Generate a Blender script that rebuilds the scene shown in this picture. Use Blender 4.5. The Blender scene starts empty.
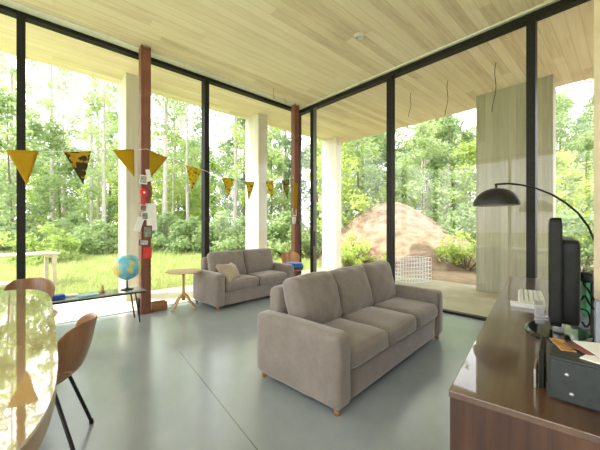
import bpy, bmesh, math, random
import numpy as np
from mathutils import Vector, Matrix
C = bpy.context.scene.collection
R = math.radians
H = 4.28          # ceiling height
EYE = 1.4
YAW = 42.4        # camera looks 42.4 degrees east of north (+Y is north)

# ------------------------------------------------------------------ camera, sky, sun, exposure
cam = bpy.data.objects.new('camera', bpy.data.cameras.new('camera'))
C.objects.link(cam)
cam.data.sensor_width = 36.0
cam.data.lens = 18.06
cam.data.clip_end = 500
cam.data.shift_y = 0.0017
cam.location = (0, 0, EYE)
cam.rotation_euler = (R(90), 0, R(-YAW))
bpy.context.scene.camera = cam

vs = bpy.context.scene.view_settings
vs.view_transform = 'Standard'
vs.look = 'None'
vs.gamma = 1.0
vs.use_curve_mapping = False
vs.exposure = 1.3

world = bpy.data.worlds.new('sky')
bpy.context.scene.world = world
world.use_nodes = True
wn, wl = world.node_tree.nodes, world.node_tree.links
sky = wn.new('ShaderNodeTexSky')
sky.sky_type = 'NISHITA'
sky.sun_disc = False
sky.sun_elevation = R(50)
sky.sun_rotation = R(-65)
sky.dust_density = 2.0
wmix = wn.new('ShaderNodeMix'); wmix.data_type = 'RGBA'
wmix.inputs[0].default_value = 0.97
wmix.inputs[7].default_value = (1.0, 0.99, 0.97, 1)
wl.new(sky.outputs[0], wmix.inputs[6])
wl.new(wmix.outputs[2], wn['Background'].inputs[0])
wn['Background'].inputs[1].default_value = 1.6

sun = bpy.data.objects.new('sun', bpy.data.lights.new('sun', 'SUN'))
C.objects.link(sun)
sun.data.energy = 3.2
sun.data.angle = R(1.0)
sun.data.color = (1.0, 0.95, 0.84)
SUN = Vector((-0.56, 0.30, 0.77)).normalized()
sun.rotation_euler = SUN.to_track_quat('Z', 'Y').to_euler()
sun.location = SUN * 40

# ------------------------------------------------------------------ projection helpers
F_ = 301.0
s_, c_ = math.sin(R(YAW)), math.cos(R(YAW))
def onz(px, py, z):
    d = F_ * (EYE - z) / (py - 226.0); lat = (px - 300) / F_ * d
    return Vector((s_ * d + c_ * lat, c_ * d - s_ * lat, z))
def ony(px, py, y):
    r = (px - 300) / F_
    x = y * (s_ + c_ * r) / (c_ - s_ * r)
    d = s_ * x + c_ * y
    return Vector((x, y, EYE + (226 - py) / F_ * d))
def ond(px, py, d):
    lat = (px - 300) / F_ * d
    return Vector((s_ * d + c_ * lat, c_ * d - s_ * lat, EYE + (226 - py) / F_ * d))

# ------------------------------------------------------------------ materials
def new_mat(name):
    m = bpy.data.materials.new(name); m.use_nodes = True
    nt = m.node_tree; b = nt.nodes['Principled BSDF']
    return m, nt, b
def coords(nt, scale=(1, 1, 1), kind='Object', rot=(0, 0, 0)):
    t = nt.nodes.new('ShaderNodeTexCoord'); mp = nt.nodes.new('ShaderNodeMapping')
    mp.inputs['Scale'].default_value = scale
    mp.inputs['Rotation'].default_value = rot
    nt.links.new(t.outputs[kind], mp.inputs[0])
    return mp.outputs[0]
def noise(nt, vec, scale, detail=4, rough=0.6):
    n = nt.nodes.new('ShaderNodeTexNoise')
    n.inputs['Scale'].default_value = scale; n.inputs['Detail'].default_value = detail
    n.inputs['Roughness'].default_value = rough
    nt.links.new(vec, n.inputs['Vector'])
    return n.outputs[0]
def ramp(nt, fac, stops):
    r = nt.nodes.new('ShaderNodeValToRGB')
    els = r.color_ramp.elements
    while len(els) < len(stops): els.new(0.5)
    for e, (p, c) in zip(els, stops):
        e.position = p; e.color = (*c, 1)
    nt.links.new(fac, r.inputs[0])
    return r.outputs[0]
def bump(nt, h, b, strength=0.2, dist=0.01):
    n = nt.nodes.new('ShaderNodeBump')
    n.inputs['Strength'].default_value = strength; n.inputs['Distance'].default_value = dist
    nt.links.new(h, n.inputs['Height']); nt.links.new(n.outputs[0], b.inputs['Normal'])
def mathn(nt, op, a, b=None):
    n = nt.nodes.new('ShaderNodeMath'); n.operation = op
    for i, v in enumerate((a, b)):
        if v is None: continue
        if isinstance(v, (int, float)): n.inputs[i].default_value = v
        else: nt.links.new(v, n.inputs[i])
    return n.outputs[0]
def mixc(nt, f, a, b, blend='MIX'):
    n = nt.nodes.new('ShaderNodeMix'); n.data_type = 'RGBA'; n.blend_type = blend
    for i, v in ((0, f), (6, a), (7, b)):
        if isinstance(v, (int, float)): n.inputs[i].default_value = v
        elif isinstance(v, tuple): n.inputs[i].default_value = (*v, 1)
        else: nt.links.new(v, n.inputs[i])
    return n.outputs[2]

def speck(name, ca, cb, scale=20, rough=0.6, metal=0.0, bmp=0.0, detail=4, stretch=(1, 1, 1), sheen=0.0, coat=0.0, spec=0.5):
    m, nt, b = new_mat(name)
    v = coords(nt, stretch)
    n = noise(nt, v, scale, detail)
    nt.links.new(ramp(nt, n, [(0.3, ca), (0.7, cb)]), b.inputs['Base Color'])
    b.inputs['Roughness'].default_value = rough
    b.inputs['Metallic'].default_value = metal
    b.inputs['Sheen Weight'].default_value = sheen
    b.inputs['Coat Weight'].default_value = coat
    b.inputs['Coat Roughness'].default_value = 0.05
    b.inputs['Specular IOR Level'].default_value = spec
    if bmp: bump(nt, n, b, bmp, 0.01)
    return m

def board_concrete(name, ca, cb, cc, axis, width, rough=0.75):
    """board-marked concrete: boards 'width' wide, running along X ('x'), or upright ('z')."""
    m, nt, b = new_mat(name)
    t = nt.nodes.new('ShaderNodeTexCoord'); sp = nt.nodes.new('ShaderNodeSeparateXYZ')
    nt.links.new(t.outputs['Object'], sp.inputs[0])
    if axis == 'x':
        across = sp.outputs['Y']; along = sp.outputs['X']; st = (0.5, 9, 9)
    else:
        across = mathn(nt, 'ADD', sp.outputs['X'], sp.outputs['Y']); along = sp.outputs['Z']; st = (9, 9, 0.5)
    q = mathn(nt, 'DIVIDE', across, width)
    idx = mathn(nt, 'FLOOR', q)
    fr = mathn(nt, 'FRACT', q)
    wn1 = nt.nodes.new('ShaderNodeTexWhiteNoise'); wn1.noise_dimensions = '1D'
    nt.links.new(idx, wn1.inputs['W'])
    # board lengths: random offset per row
    L = mathn(nt, 'FLOOR', mathn(nt, 'ADD', mathn(nt, 'DIVIDE', along, 3.1), mathn(nt, 'MULTIPLY', wn1.outputs[0], 7.0)))
    wn2 = nt.nodes.new('ShaderNodeTexWhiteNoise'); wn2.noise_dimensions = '2D'
    cv = nt.nodes.new('ShaderNodeCombineXYZ')
    nt.links.new(idx, cv.inputs[0]); nt.links.new(L, cv.inputs[1])
    nt.links.new(cv.outputs[0], wn2.inputs['Vector'])
    grain = noise(nt, coords(nt, st), 3.0, 6, 0.65)
    blot = noise(nt, coords(nt), 0.7, 3, 0.5)
    f = mathn(nt, 'ADD', mathn(nt, 'MULTIPLY', wn2.outputs[0], 0.26), mathn(nt, 'ADD', mathn(nt, 'MULTIPLY', grain, 0.65), mathn(nt, 'MULTIPLY', blot, 0.35)))
    col = ramp(nt, f, [(0.25, ca), (0.6, cb), (0.9, cc)])
    edge = mathn(nt, 'LESS_THAN', mathn(nt, 'ABSOLUTE', mathn(nt, 'SUBTRACT', fr, 0.5)), 0.46)
    col = mixc(nt, mathn(nt, 'MULTIPLY', mathn(nt, 'SUBTRACT', 1.0, edge), 0.35), col, ca)
    nt.links.new(col, b.inputs['Base Color'])
    b.inputs['Roughness'].default_value = rough
    hgt = mathn(nt, 'ADD', mathn(nt, 'MULTIPLY', wn2.outputs[0], 0.6), mathn(nt, 'ADD', mathn(nt, 'MULTIPLY', edge, 0.4), mathn(nt, 'MULTIPLY', grain, 0.5)))
    bump(nt, hgt, b, 0.35, 0.01)
    return m

M = {}
M['ceiling'] = board_concrete('board_marked_ceiling', (0.47, 0.37, 0.25), (0.78, 0.675, 0.50), (0.89, 0.81, 0.66), 'x', 0.15)
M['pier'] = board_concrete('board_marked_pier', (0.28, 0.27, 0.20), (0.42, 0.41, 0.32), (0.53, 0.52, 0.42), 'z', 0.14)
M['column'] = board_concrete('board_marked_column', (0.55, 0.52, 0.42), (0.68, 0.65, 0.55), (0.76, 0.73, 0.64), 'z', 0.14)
M['fin'] = speck('fin_concrete', (0.62, 0.52, 0.36), (0.72, 0.62, 0.46), 6, 0.8)
M['plaster'] = speck('white_plaster', (0.78, 0.76, 0.70), (0.84, 0.82, 0.77), 8, 0.9)
M['black_frame'] = speck('black_aluminium', (0.012, 0.012, 0.012), (0.022, 0.021, 0.019), 30, 0.5, 0.0, spec=0.2)
M['grey_frame'] = speck('grey_aluminium', (0.12, 0.12, 0.115), (0.17, 0.17, 0.16), 30, 0.4, 0.4)
M['light_trim'] = speck('pale_channel', (0.66, 0.65, 0.58), (0.76, 0.75, 0.68), 10, 0.5)

def floor_mat():
    m, nt, b = new_mat('polished_concrete')
    v = coords(nt)
    n1 = noise(nt, v, 1.1, 5, 0.6); n2 = noise(nt, v, 9, 6, 0.7)
    f = mathn(nt, 'ADD', mathn(nt, 'MULTIPLY', n1, 0.7), mathn(nt, 'MULTIPLY', n2, 0.3))
    col = ramp(nt, f, [(0.1, (0.22, 0.258, 0.282)), (0.5, (0.29, 0.33, 0.355)), (0.9, (0.36, 0.40, 0.42))])
    sp = nt.nodes.new('ShaderNodeSeparateXYZ'); nt.links.new(v, sp.inputs[0])
    xl = mathn(nt, 'SUBTRACT', mathn(nt, 'SUBTRACT', sp.outputs['X'], 0.90), mathn(nt, 'MULTIPLY', sp.outputs['Y'], 0.11))
    l1 = mathn(nt, 'MULTIPLY', mathn(nt, 'LESS_THAN', mathn(nt, 'ABSOLUTE', xl), 0.004), mathn(nt, 'LESS_THAN', sp.outputs['Y'], 3.4))
    l2 = mathn(nt, 'LESS_THAN', mathn(nt, 'ABSOLUTE', mathn(nt, 'SUBTRACT', sp.outputs['Y'], -0.6)), 0.005)
    l = mathn(nt, 'MAXIMUM', l1, l2)
    nt.links.new(mixc(nt, mathn(nt, 'MULTIPLY', l, 0.75), col, (0.06, 0.06, 0.055)), b.inputs['Base Color'])
    b.inputs['Specular IOR Level'].default_value = 0.9
    rr = nt.nodes.new('ShaderNodeMapRange'); nt.links.new(n1, rr.inputs[0])
    rr.inputs[3].default_value = 0.15; rr.inputs[4].default_value = 0.27
    nt.links.new(rr.outputs[0], b.inputs['Roughness'])
    return m
M['floor'] = floor_mat()

def pane_mat(name, tint, r0=0.04):
    m = bpy.data.materials.new(name); m.use_nodes = True
    nt = m.node_tree; nt.nodes.clear()
    out = nt.nodes.new('ShaderNodeOutputMaterial')
    g = nt.nodes.new('ShaderNodeNewGeometry')
    d = nt.nodes.new('ShaderNodeVectorMath'); d.operation = 'DOT_PRODUCT'
    nt.links.new(g.outputs['Normal'], d.inputs[0]); nt.links.new(g.outputs['Incoming'], d.inputs[1])
    c = mathn(nt, 'SUBTRACT', 1.0, mathn(nt, 'ABSOLUTE', d.outputs['Value']))
    f = mathn(nt, 'ADD', mathn(nt, 'MULTIPLY', mathn(nt, 'POWER', c, 5.0), 0.75), r0)
    n = noise(nt, coords(nt), 0.8, 2)
    tr = nt.nodes.new('ShaderNodeBsdfTransparent')
    nt.links.new(mixc(nt, n, tint, tuple(min(1, t * 1.02) for t in tint)), tr.inputs[0])
    gl = nt.nodes.new('ShaderNodeBsdfGlossy'); gl.inputs['Roughness'].default_value = 0.0
    mx = nt.nodes.new('ShaderNodeMixShader')
    nt.links.new(f, mx.inputs[0]); nt.links.new(tr.outputs[0], mx.inputs[1]); nt.links.new(gl.outputs[0], mx.inputs[2])
    nt.links.new(mx.outputs[0], out.inputs[0])
    return m
M['pane'] = pane_mat('window_glass', (0.965, 0.97, 0.965), 0.022)

def fabric(name, ca, cb):
    m, nt, b = new_mat(name)
    v = coords(nt)
    n1 = noise(nt, v, 5, 5, 0.65); n2 = noise(nt, v, 160, 2, 0.5); n3 = noise(nt, v, 22, 4, 0.6)
    f = mathn(nt, 'ADD', mathn(nt, 'MULTIPLY', n1, 0.55), mathn(nt, 'ADD', mathn(nt, 'MULTIPLY', n2, 0.15), mathn(nt, 'MULTIPLY', n3, 0.3)))
    nt.links.new(ramp(nt, f, [(0.33, ca), (0.68, cb)]), b.inputs['Base Color'])
    b.inputs['Roughness'].default_value = 0.95
    b.inputs['Sheen Weight'].default_value = 0.6
    b.inputs['Sheen Roughness'].default_value = 0.45
    b.inputs['Sheen Tint'].default_value = (0.85, 0.8, 0.8, 1)
    b.inputs['Specular IOR Level'].default_value = 0.15
    bump(nt, mathn(nt, 'ADD', mathn(nt, 'MULTIPLY', n3, 0.7), mathn(nt, 'MULTIPLY', n2, 0.3)), b, 0.25, 0.006)
    return m
M['sofa'] = fabric('taupe_velvet', (0.178, 0.150, 0.133), (0.255, 0.220, 0.200))
M['beige_cloth'] = fabric('beige_cloth', (0.32, 0.26, 0.19), (0.45, 0.38, 0.29))
M['blue_cloth'] = fabric('blue_cloth', (0.02, 0.10, 0.36), (0.04, 0.18, 0.50))

def wood(name, ca, cb, cc, axis=0, scale=6, rough=0.35, coat=0.0, bmp=0.05):
    m, nt, b = new_mat(name)
    st = [7, 7, 7]; st[axis] = 0.55
    g = noise(nt, coords(nt, tuple(st)), scale, 6, 0.6)
    g2 = noise(nt, coords(nt, tuple(x * 6 if i != axis else x for i, x in enumerate(st))), scale, 3)
    f = mathn(nt, 'ADD', mathn(nt, 'MULTIPLY', g, 0.75), mathn(nt, 'MULTIPLY', g2, 0.25))
    nt.links.new(ramp(nt, f, [(0.32, ca), (0.5, cb), (0.68, cc)]), b.inputs['Base Color'])
    b.inputs['Roughness'].default_value = rough
    b.inputs['Coat Weight'].default_value = coat; b.inputs['Coat Roughness'].default_value = 0.03
    if bmp: bump(nt, f, b, bmp, 0.004)
    return m
M['rosewood_top'] = wood('rosewood_top', (0.045, 0.020, 0.009), (0.085, 0.040, 0.017), (0.125, 0.064, 0.028), 0, 1.6, 0.28, 1.0, 0.01)
M['rosewood'] = wood('rosewood_side', (0.014, 0.005, 0.003), (0.045, 0.016, 0.007), (0.095, 0.038, 0.017), 2, 1.3, 0.35, 0.15, 0.02)
M['ply'] = wood('moulded_ply', (0.20, 0.092, 0.038), (0.255, 0.122, 0.054), (0.31, 0.16, 0.075), 2, 2.0, 0.35, 0.3, 0.02)
M['ply_orange'] = wood('orange_ply', (0.42, 0.17, 0.05), (0.50, 0.22, 0.07), (0.56, 0.27, 0.10), 2, 2.0, 0.35, 0.3, 0.02)
M['table_wood'] = wood('brown_table_wood', (0.26, 0.14, 0.065), (0.33, 0.19, 0.09), (0.40, 0.24, 0.12), 1, 2.0, 0.35, 0.2, 0.02)
M['oak'] = wood('honey_oak', (0.42, 0.24, 0.09), (0.52, 0.32, 0.13), (0.60, 0.39, 0.18), 0, 2.5, 0.4, 0.2, 0.02)
M['crate_wood'] = wood('crate_wood', (0.20, 0.09, 0.04), (0.30, 0.14, 0.06), (0.38, 0.19, 0.09), 0, 2.5, 0.6)
M['weathered'] = wood('weathered_planks', (0.50, 0.42, 0.30), (0.62, 0.54, 0.40), (0.70, 0.62, 0.48), 0, 2.0, 0.8)
M['bark'] = speck('bark', (0.10, 0.085, 0.065), (0.22, 0.19, 0.15), 6, 0.95, 0, 0.4, 6, (3, 3, 0.6))
M['pale_bark'] = speck('pale_bark', (0.30, 0.28, 0.25), (0.50, 0.47, 0.43), 6, 0.95, 0, 0.3, 6, (3, 3, 0.8))
M['rust'] = speck('rust_red_paint', (0.20, 0.075, 0.045), (0.28, 0.115, 0.07), 9, 0.6, 0.0, 0.1, 6)
M['black_metal'] = speck('black_metal', (0.008, 0.008, 0.008), (0.018, 0.018, 0.018), 30, 0.35, 0.3)
M['lamp_metal'] = speck('dark_lamp_metal', (0.018, 0.018, 0.02), (0.03, 0.03, 0.032), 30, 0.45, 0.4)
M['lamp_inside'] = speck('lamp_inside', (0.5, 0.48, 0.42), (0.56, 0.54, 0.5), 10, 0.6)
M['black_plastic'] = speck('black_plastic', (0.007, 0.008, 0.008), (0.013, 0.014, 0.014), 40, 0.45, spec=0.2)
M['gloss_black'] = speck('gloss_black', (0.004, 0.004, 0.005), (0.008, 0.008, 0.009), 20, 0.08)
M['silver'] = speck('silver_plastic', (0.42, 0.43, 0.44), (0.52, 0.53, 0.54), 30, 0.3, 0.6)
M['charcoal'] = speck('charcoal_plastic', (0.024, 0.029, 0.031), (0.036, 0.042, 0.044), 40, 0.5, spec=0.3)
M['steel'] = speck('brushed_steel', (0.33, 0.31, 0.27), (0.42, 0.40, 0.36), 20, 0.35, 0.8)
M['white_plastic'] = speck('white_plastic', (0.66, 0.67, 0.64), (0.74, 0.74, 0.72), 20, 0.4)
M['key_white'] = speck('key_plastic', (0.62, 0.63, 0.60), (0.70, 0.71, 0.68), 20, 0.5)
M['paper'] = speck('white_paper', (0.72, 0.70, 0.66), (0.80, 0.79, 0.76), 12, 0.8)
M['card_dark'] = speck('dark_photo', (0.04, 0.035, 0.03), (0.30, 0.25, 0.22), 28, 0.4)
M['card_grey'] = speck('grey_photo', (0.10, 0.11, 0.10), (0.62, 0.62, 0.60), 30, 0.4)
M['card_green'] = speck('green_photo', (0.05, 0.07, 0.05), (0.34, 0.40, 0.32), 26, 0.4)
M['red_paper'] = speck('red_paper', (0.55, 0.02, 0.03), (0.68, 0.05, 0.05), 10, 0.5)
M['brown_paper'] = speck('brown_card', (0.14, 0.045, 0.03), (0.24, 0.085, 0.055), 14, 0.6)
M['blue_file'] = speck('grey_blue_card', (0.17, 0.20, 0.24), (0.22, 0.25, 0.30), 12, 0.6)
M['green_card'] = speck('green_card', (0.02, 0.22, 0.10), (0.04, 0.30, 0.15), 12, 0.6)
M['orange_card'] = speck('orange_card', (0.10, 0.05, 0.03), (0.66, 0.34, 0.10), 30, 0.5)
M['blue_plastic'] = speck('blue_plastic', (0.02, 0.07, 0.40), (0.03, 0.12, 0.52), 10, 0.4)
M['teal'] = speck('teal_paper', (0.12, 0.38, 0.40), (0.35, 0.55, 0.52), 14, 0.4)
M['bench_top'] = speck('pale_glossy_top', (0.30, 0.36, 0.36), (0.38, 0.44, 0.43), 6, 0.08, 0, 0, 3, (1, 1, 1), 0, 1.0)
M['pot'] = speck('white_glaze', (0.62, 0.60, 0.55), (0.74, 0.72, 0.68), 14, 0.4)
M['string'] = speck('white_string', (0.70, 0.70, 0.66), (0.8, 0.8, 0.76), 60, 0.9)
M['wire'] = speck('dark_wire', (0.03, 0.03, 0.03), (0.06, 0.05, 0.05), 60, 0.6)
M['white_wire'] = speck('galvanised_wire', (0.62, 0.66, 0.66), (0.74, 0.77, 0.77), 30, 0.4, 0.2)
M['soil'] = speck('sandy_soil', (0.12, 0.072, 0.042), (0.36, 0.255, 0.18), 2.6, 0.95, 0, 1.0, 10, (1, 1, 1.6))
M['terrace'] = speck('terrace_concrete', (0.52, 0.47, 0.34), (0.64, 0.58, 0.44), 3, 0.85, 0, 0.05, 6)
M['terrace_east'] = speck('east_terrace_concrete', (0.30, 0.27, 0.17), (0.42, 0.38, 0.26), 2, 0.85, 0, 0.1, 8)  # darker, blotchier concrete than the north terrace
M['bulb'] = speck('warm_bulb', (0.8, 0.62, 0.3), (0.85, 0.68, 0.36), 5, 0.3)

def flag_cloth(name, base, dark, amount, pscale=26):
    m, nt, b = new_mat(name)
    v = coords(nt)
    n = noise(nt, v, pscale, 2, 0.5)
    if amount:
        f = ramp(nt, n, [(amount - 0.02, (1, 1, 1)), (amount + 0.02, (0, 0, 0))])
        col = mixc(nt, f, base, dark)
    else:
        col = ramp(nt, n, [(0.3, tuple(x * 0.9 for x in base)), (0.7, base)])
    nt.links.new(col, b.inputs['Base Color'])
    b.inputs['Roughness'].default_value = 0.9
    tl = nt.nodes.new('ShaderNodeBsdfTranslucent'); nt.links.new(col, tl.inputs[0])
    mx = nt.nodes.new('ShaderNodeMixShader'); mx.inputs[0].default_value = 0.4
    out = nt.nodes['Material Output']
    nt.links.new(b.outputs[0], mx.inputs[1]); nt.links.new(tl.outputs[0], mx.inputs[2])
    nt.links.new(mx.outputs[0], out.inputs[0])
    return m
M['flag_plain'] = flag_cloth('mustard_cloth', (0.54, 0.35, 0.01), (0, 0, 0), 0)
M['flag_black'] = flag_cloth('mustard_print_black', (0.56, 0.36, 0.03), (0.06, 0.05, 0.015), 0.47, 9)
M['flag_lime'] = flag_cloth('lime_yellow_print', (0.68, 0.54, 0.03), (0.22, 0.18, 0.01), 0.45)
M['flag_dark'] = flag_cloth('olive_print', (0.42, 0.36, 0.06), (0.08, 0.08, 0.03), 0.52)

def leaf_mat(name, ca, cb, trans=0.5):
    m, nt, b = new_mat(name)
    oi = nt.nodes.new('ShaderNodeObjectInfo')
    n = noise(nt, coords(nt), 1.2, 3)
    f = mathn(nt, 'ADD', mathn(nt, 'MULTIPLY', n, 0.6), mathn(nt, 'MULTIPLY', oi.outputs['Random'], 0.4))
    col = ramp(nt, f, [(0.3, ca), (0.75, cb)])
    nt.links.new(col, b.inputs['Base Color'])
    b.inputs['Roughness'].default_value = 0.6
    tl = nt.nodes.new('ShaderNodeBsdfTranslucent'); nt.links.new(col, tl.inputs[0])
    mx = nt.nodes.new('ShaderNodeMixShader'); mx.inputs[0].default_value = trans
    nt.links.new(b.outputs[0], mx.inputs[1]); nt.links.new(tl.outputs[0], mx.inputs[2])
    nt.links.new(mx.outputs[0], nt.nodes['Material Output'].inputs[0])
    return m
M['leaf'] = leaf_mat('tree_leaves', (0.25, 0.36, 0.15), (0.45, 0.56, 0.27), 0.55)
M['leaf_light'] = leaf_mat('young_leaves', (0.36, 0.48, 0.12), (0.58, 0.68, 0.22), 0.55)
M['leaf_dark'] = leaf_mat('dark_leaves', (0.19, 0.29, 0.13), (0.34, 0.45, 0.22), 0.5)  # darker green variant of the tree leaves
M['grass'] = leaf_mat('grass_blades', (0.34, 0.42, 0.13), (0.56, 0.60, 0.28), 0.4)

def ground_mat():
    m, nt, b = new_mat('lawn_ground')
    v = coords(nt)
    n1 = noise(nt, v, 0.35, 4, 0.6); n2 = noise(nt, v, 5, 6, 0.7)
    f = mathn(nt, 'ADD', mathn(nt, 'MULTIPLY', n1, 0.55), mathn(nt, 'MULTIPLY', n2, 0.45))
    g = ramp(nt, f, [(0.32, (0.20, 0.28, 0.08)), (0.5, (0.34, 0.40, 0.13)), (0.68, (0.56, 0.54, 0.26))])
    s = ramp(nt, f, [(0.32, (0.13, 0.09, 0.05)), (0.5, (0.24, 0.18, 0.11)), (0.68, (0.36, 0.28, 0.19))])
    sp = nt.nodes.new('ShaderNodeSeparateXYZ'); nt.links.new(v, sp.inputs[0])
    # bare soil east of the terrace
    mk = mathn(nt, 'ADD', mathn(nt, 'SUBTRACT', sp.outputs['X'], mathn(nt, 'MULTIPLY', sp.outputs['Y'], 0.9)), mathn(nt, 'MULTIPLY', n1, 4.0))
    k = nt.nodes.new('ShaderNodeMapRange'); nt.links.new(mk, k.inputs[0])
    k.inputs[1].default_value = 2.5; k.inputs[2].default_value = 4.0
    nt.links.new(mixc(nt, k.outputs[0], g, s), b.inputs['Base Color'])
    b.inputs['Roughness'].default_value = 0.95
    b.inputs['Specular IOR Level'].default_value = 0.1
    bump(nt, n2, b, 0.6, 0.05)
    return m
M['ground'] = ground_mat()

def globe_mat():
    m, nt, b = new_mat('globe_map')
    v = coords(nt)
    n = noise(nt, v, 6.5, 6, 0.55)
    col = ramp(nt, n, [(0.0, (0.07, 0.32, 0.47)), (0.49, (0.15, 0.44, 0.56)), (0.515, (0.45, 0.52, 0.16)), (0.60, (0.72, 0.50, 0.10)), (0.72, (0.60, 0.27, 0.08))])
    nt.links.new(col, b.inputs['Base Color'])
    b.inputs['Roughness'].default_value = 0.25
    return m
M['globe'] = globe_mat()

def glass_sheet_mat():
    m, nt, b = new_mat('clear_table_sheet')
    v = coords(nt)
    n = noise(nt, v, 2.5, 3)
    nt.links.new(ramp(nt, n, [(0.3, (0.40, 0.26, 0.13)), (0.7, (0.50, 0.35, 0.19))]), b.inputs['Base Color'])
    b.inputs['Roughness'].default_value = 0.04
    b.inputs['IOR'].default_value = 2.0
    b.inputs['Coat Weight'].default_value = 1.0
    b.inputs['Coat Roughness'].default_value = 0.01
    b.inputs['Coat IOR'].default_value = 1.7
    nb = noise(nt, v, 9.0, 2)
    bump(nt, nb, b, 0.05, 0.01)
    return m
M['sheet'] = glass_sheet_mat()
M['sheet_edge'] = speck('sheet_edge', (0.66, 0.60, 0.46), (0.76, 0.71, 0.58), 20, 0.1)

# ------------------------------------------------------------------ mesh builder
class MB:
    def __init__(self):
        self.v = []; self.f = []; self.sm = []; self.mi = []
    def add(self, vs, fs, smooth=False, mat=0):
        o = len(self.v)
        self.v += [tuple(x) for x in vs]
        self.f += [tuple(i + o for i in f) for f in fs]
        self.sm += [smooth] * len(fs); self.mi += [mat] * len(fs)
        return self
    def box(self, c, s, rz=0.0, bev=0.0, mat=0, rot=None):
        bm = bmesh.new()
        bmesh.ops.create_cube(bm, size=1.0)
        bmesh.ops.scale(bm, vec=s, verts=bm.verts)
        if bev:
            bmesh.ops.bevel(bm, geom=list(bm.edges), offset=bev, segments=2, profile=0.5, affect='EDGES')
        m = Matrix.Translation(c) @ (rot.to_4x4() if rot is not None else Matrix.Rotation(rz, 4, 'Z'))
        bmesh.ops.transform(bm, matrix=m, verts=bm.verts)
        bm.verts.index_update()
        self.add([v.co[:] for v in bm.verts], [[v.index for v in f.verts] for f in bm.faces], False, mat)
        bm.free(); return self
    def mm(self, lo, hi, bev=0.0, mat=0):
        c = [(a + b) / 2 for a, b in zip(lo, hi)]; s = [abs(b - a) for a, b in zip(lo, hi)]
        return self.box(c, s, 0, bev, mat)
    def soft(self, c, s, r=0.05, n=10, bulge=(0, 0, 0), rot=None, noise_amp=0.0, seed=0, mat=0, pinch=0.0):
        """rounded, optionally puffed-up box"""
        rng = random.Random(seed)
        ph = [rng.uniform(0, 6.28) for _ in range(6)]
        hx, hy, hz = s[0] / 2, s[1] / 2, s[2] / 2
        r = min(r, hx, hy, hz)
        idx = {}; vs = []; fs = []
        def key(i, j, k):
            if (i, j, k) not in idx:
                u = [2 * i / n - 1, 2 * j / n - 1, 2 * k / n - 1]
                u = [math.copysign(1 - (1 - abs(t)) ** 1.5, t) for t in u]
                p = Vector((u[0] * hx, u[1] * hy, u[2] * hz))
                q = Vector((max(-hx + r, min(hx - r, p.x)), max(-hy + r, min(hy - r, p.y)), max(-hz + r, min(hz - r, p.z))))
                d = p - q
                if d.length > 1e-9: p = q + d.normalized() * r
                bx = bulge[0] * (1 - u[1] ** 2) * (1 - u[2] ** 2) * u[0]
                by = bulge[1] * (1 - u[0] ** 2) * (1 - u[2] ** 2) * u[1]
                bz = bulge[2] * (1 - u[0] ** 2) * (1 - u[1] ** 2) * u[2]
                p += Vector((bx, by, bz))
                if pinch:
                    k2 = abs(u[0] * u[2]) ** 3
                    p.x += pinch * k2 * (1 if u[0] > 0 else -1) * 0.5
                    p.z += pinch * k2 * (1 if u[2] > 0 else -1) * 0.6
                if noise_amp:
                    w = math.sin(p.x * 13 + ph[0]) * math.sin(p.z * 11 + ph[1]) + 0.6 * math.sin(p.x * 29 + p.y * 17 + ph[2]) * math.sin(p.z * 23 + ph[3]) + 0.5 * math.sin(p.y * 19 + p.x * 7 + ph[4])
                    dv = Vector((u[0] / max(hx, .01), u[1] / max(hy, .01), u[2] / max(hz, .01))).normalized()
                    p += dv * noise_amp * w
                idx[(i, j, k)] = len(vs); vs.append(p)
            return idx[(i, j, k)]
        for a in range(n):
            for b in range(n):
                fs.append((key(a, b, 0), key(a, b + 1, 0), key(a + 1, b + 1, 0), key(a + 1, b, 0)))
                fs.append((key(a, b, n), key(a + 1, b, n), key(a + 1, b + 1, n), key(a, b + 1, n)))
                fs.append((key(a, 0, b), key(a + 1, 0, b), key(a + 1, 0, b + 1), key(a, 0, b + 1)))
                fs.append((key(a, n, b), key(a, n, b + 1), key(a + 1, n, b + 1), key(a + 1, n, b)))
                fs.append((key(0, a, b), key(0, a, b + 1), key(0, a + 1, b + 1), key(0, a + 1, b)))
                fs.append((key(n, a, b), key(n, a + 1, b), key(n, a + 1, b + 1), key(n, a, b + 1)))
        m = Matrix.Translation(c) @ (rot.to_4x4() if rot is not None else Matrix.Identity(4))
        return self.add([m @ v for v in vs], fs, True, mat)
    def tube(self, pts, rad, n=10, mat=0, cap=True):
        pts = [Vector(p) for p in pts]
        rads = rad if isinstance(rad, (list, tuple)) else [rad] * len(pts)
        vs = []; fs = []
        up = Vector((0, 0, 1))
        prev = None
        for i, p in enumerate(pts):
            t = (pts[min(i + 1, len(pts) - 1)] - pts[max(i - 1, 0)]).normalized()
            if prev is None:
                a = up if abs(t.dot(up)) < 0.95 else Vector((1, 0, 0))
                x = t.cross(a).normalized()
            else:
                x = (prev - t * prev.dot(t)).normalized()
            prev = x; y = t.cross(x)
            for k in range(n):
                an = 2 * math.pi * k / n
                vs.append(p + (x * math.cos(an) + y * math.sin(an)) * rads[i])
        for i in range(len(pts) - 1):
            for k in range(n):
                fs.append((i * n + k, i * n + (k + 1) % n, (i + 1) * n + (k + 1) % n, (i + 1) * n + k))
        self.add(vs, fs, True, mat)
        if cap:
            self.add(vs[:n], [tuple(range(n - 1, -1, -1))], False, mat)
            self.add(vs[-n:], [tuple(range(n))], False, mat)
        return self
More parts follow.
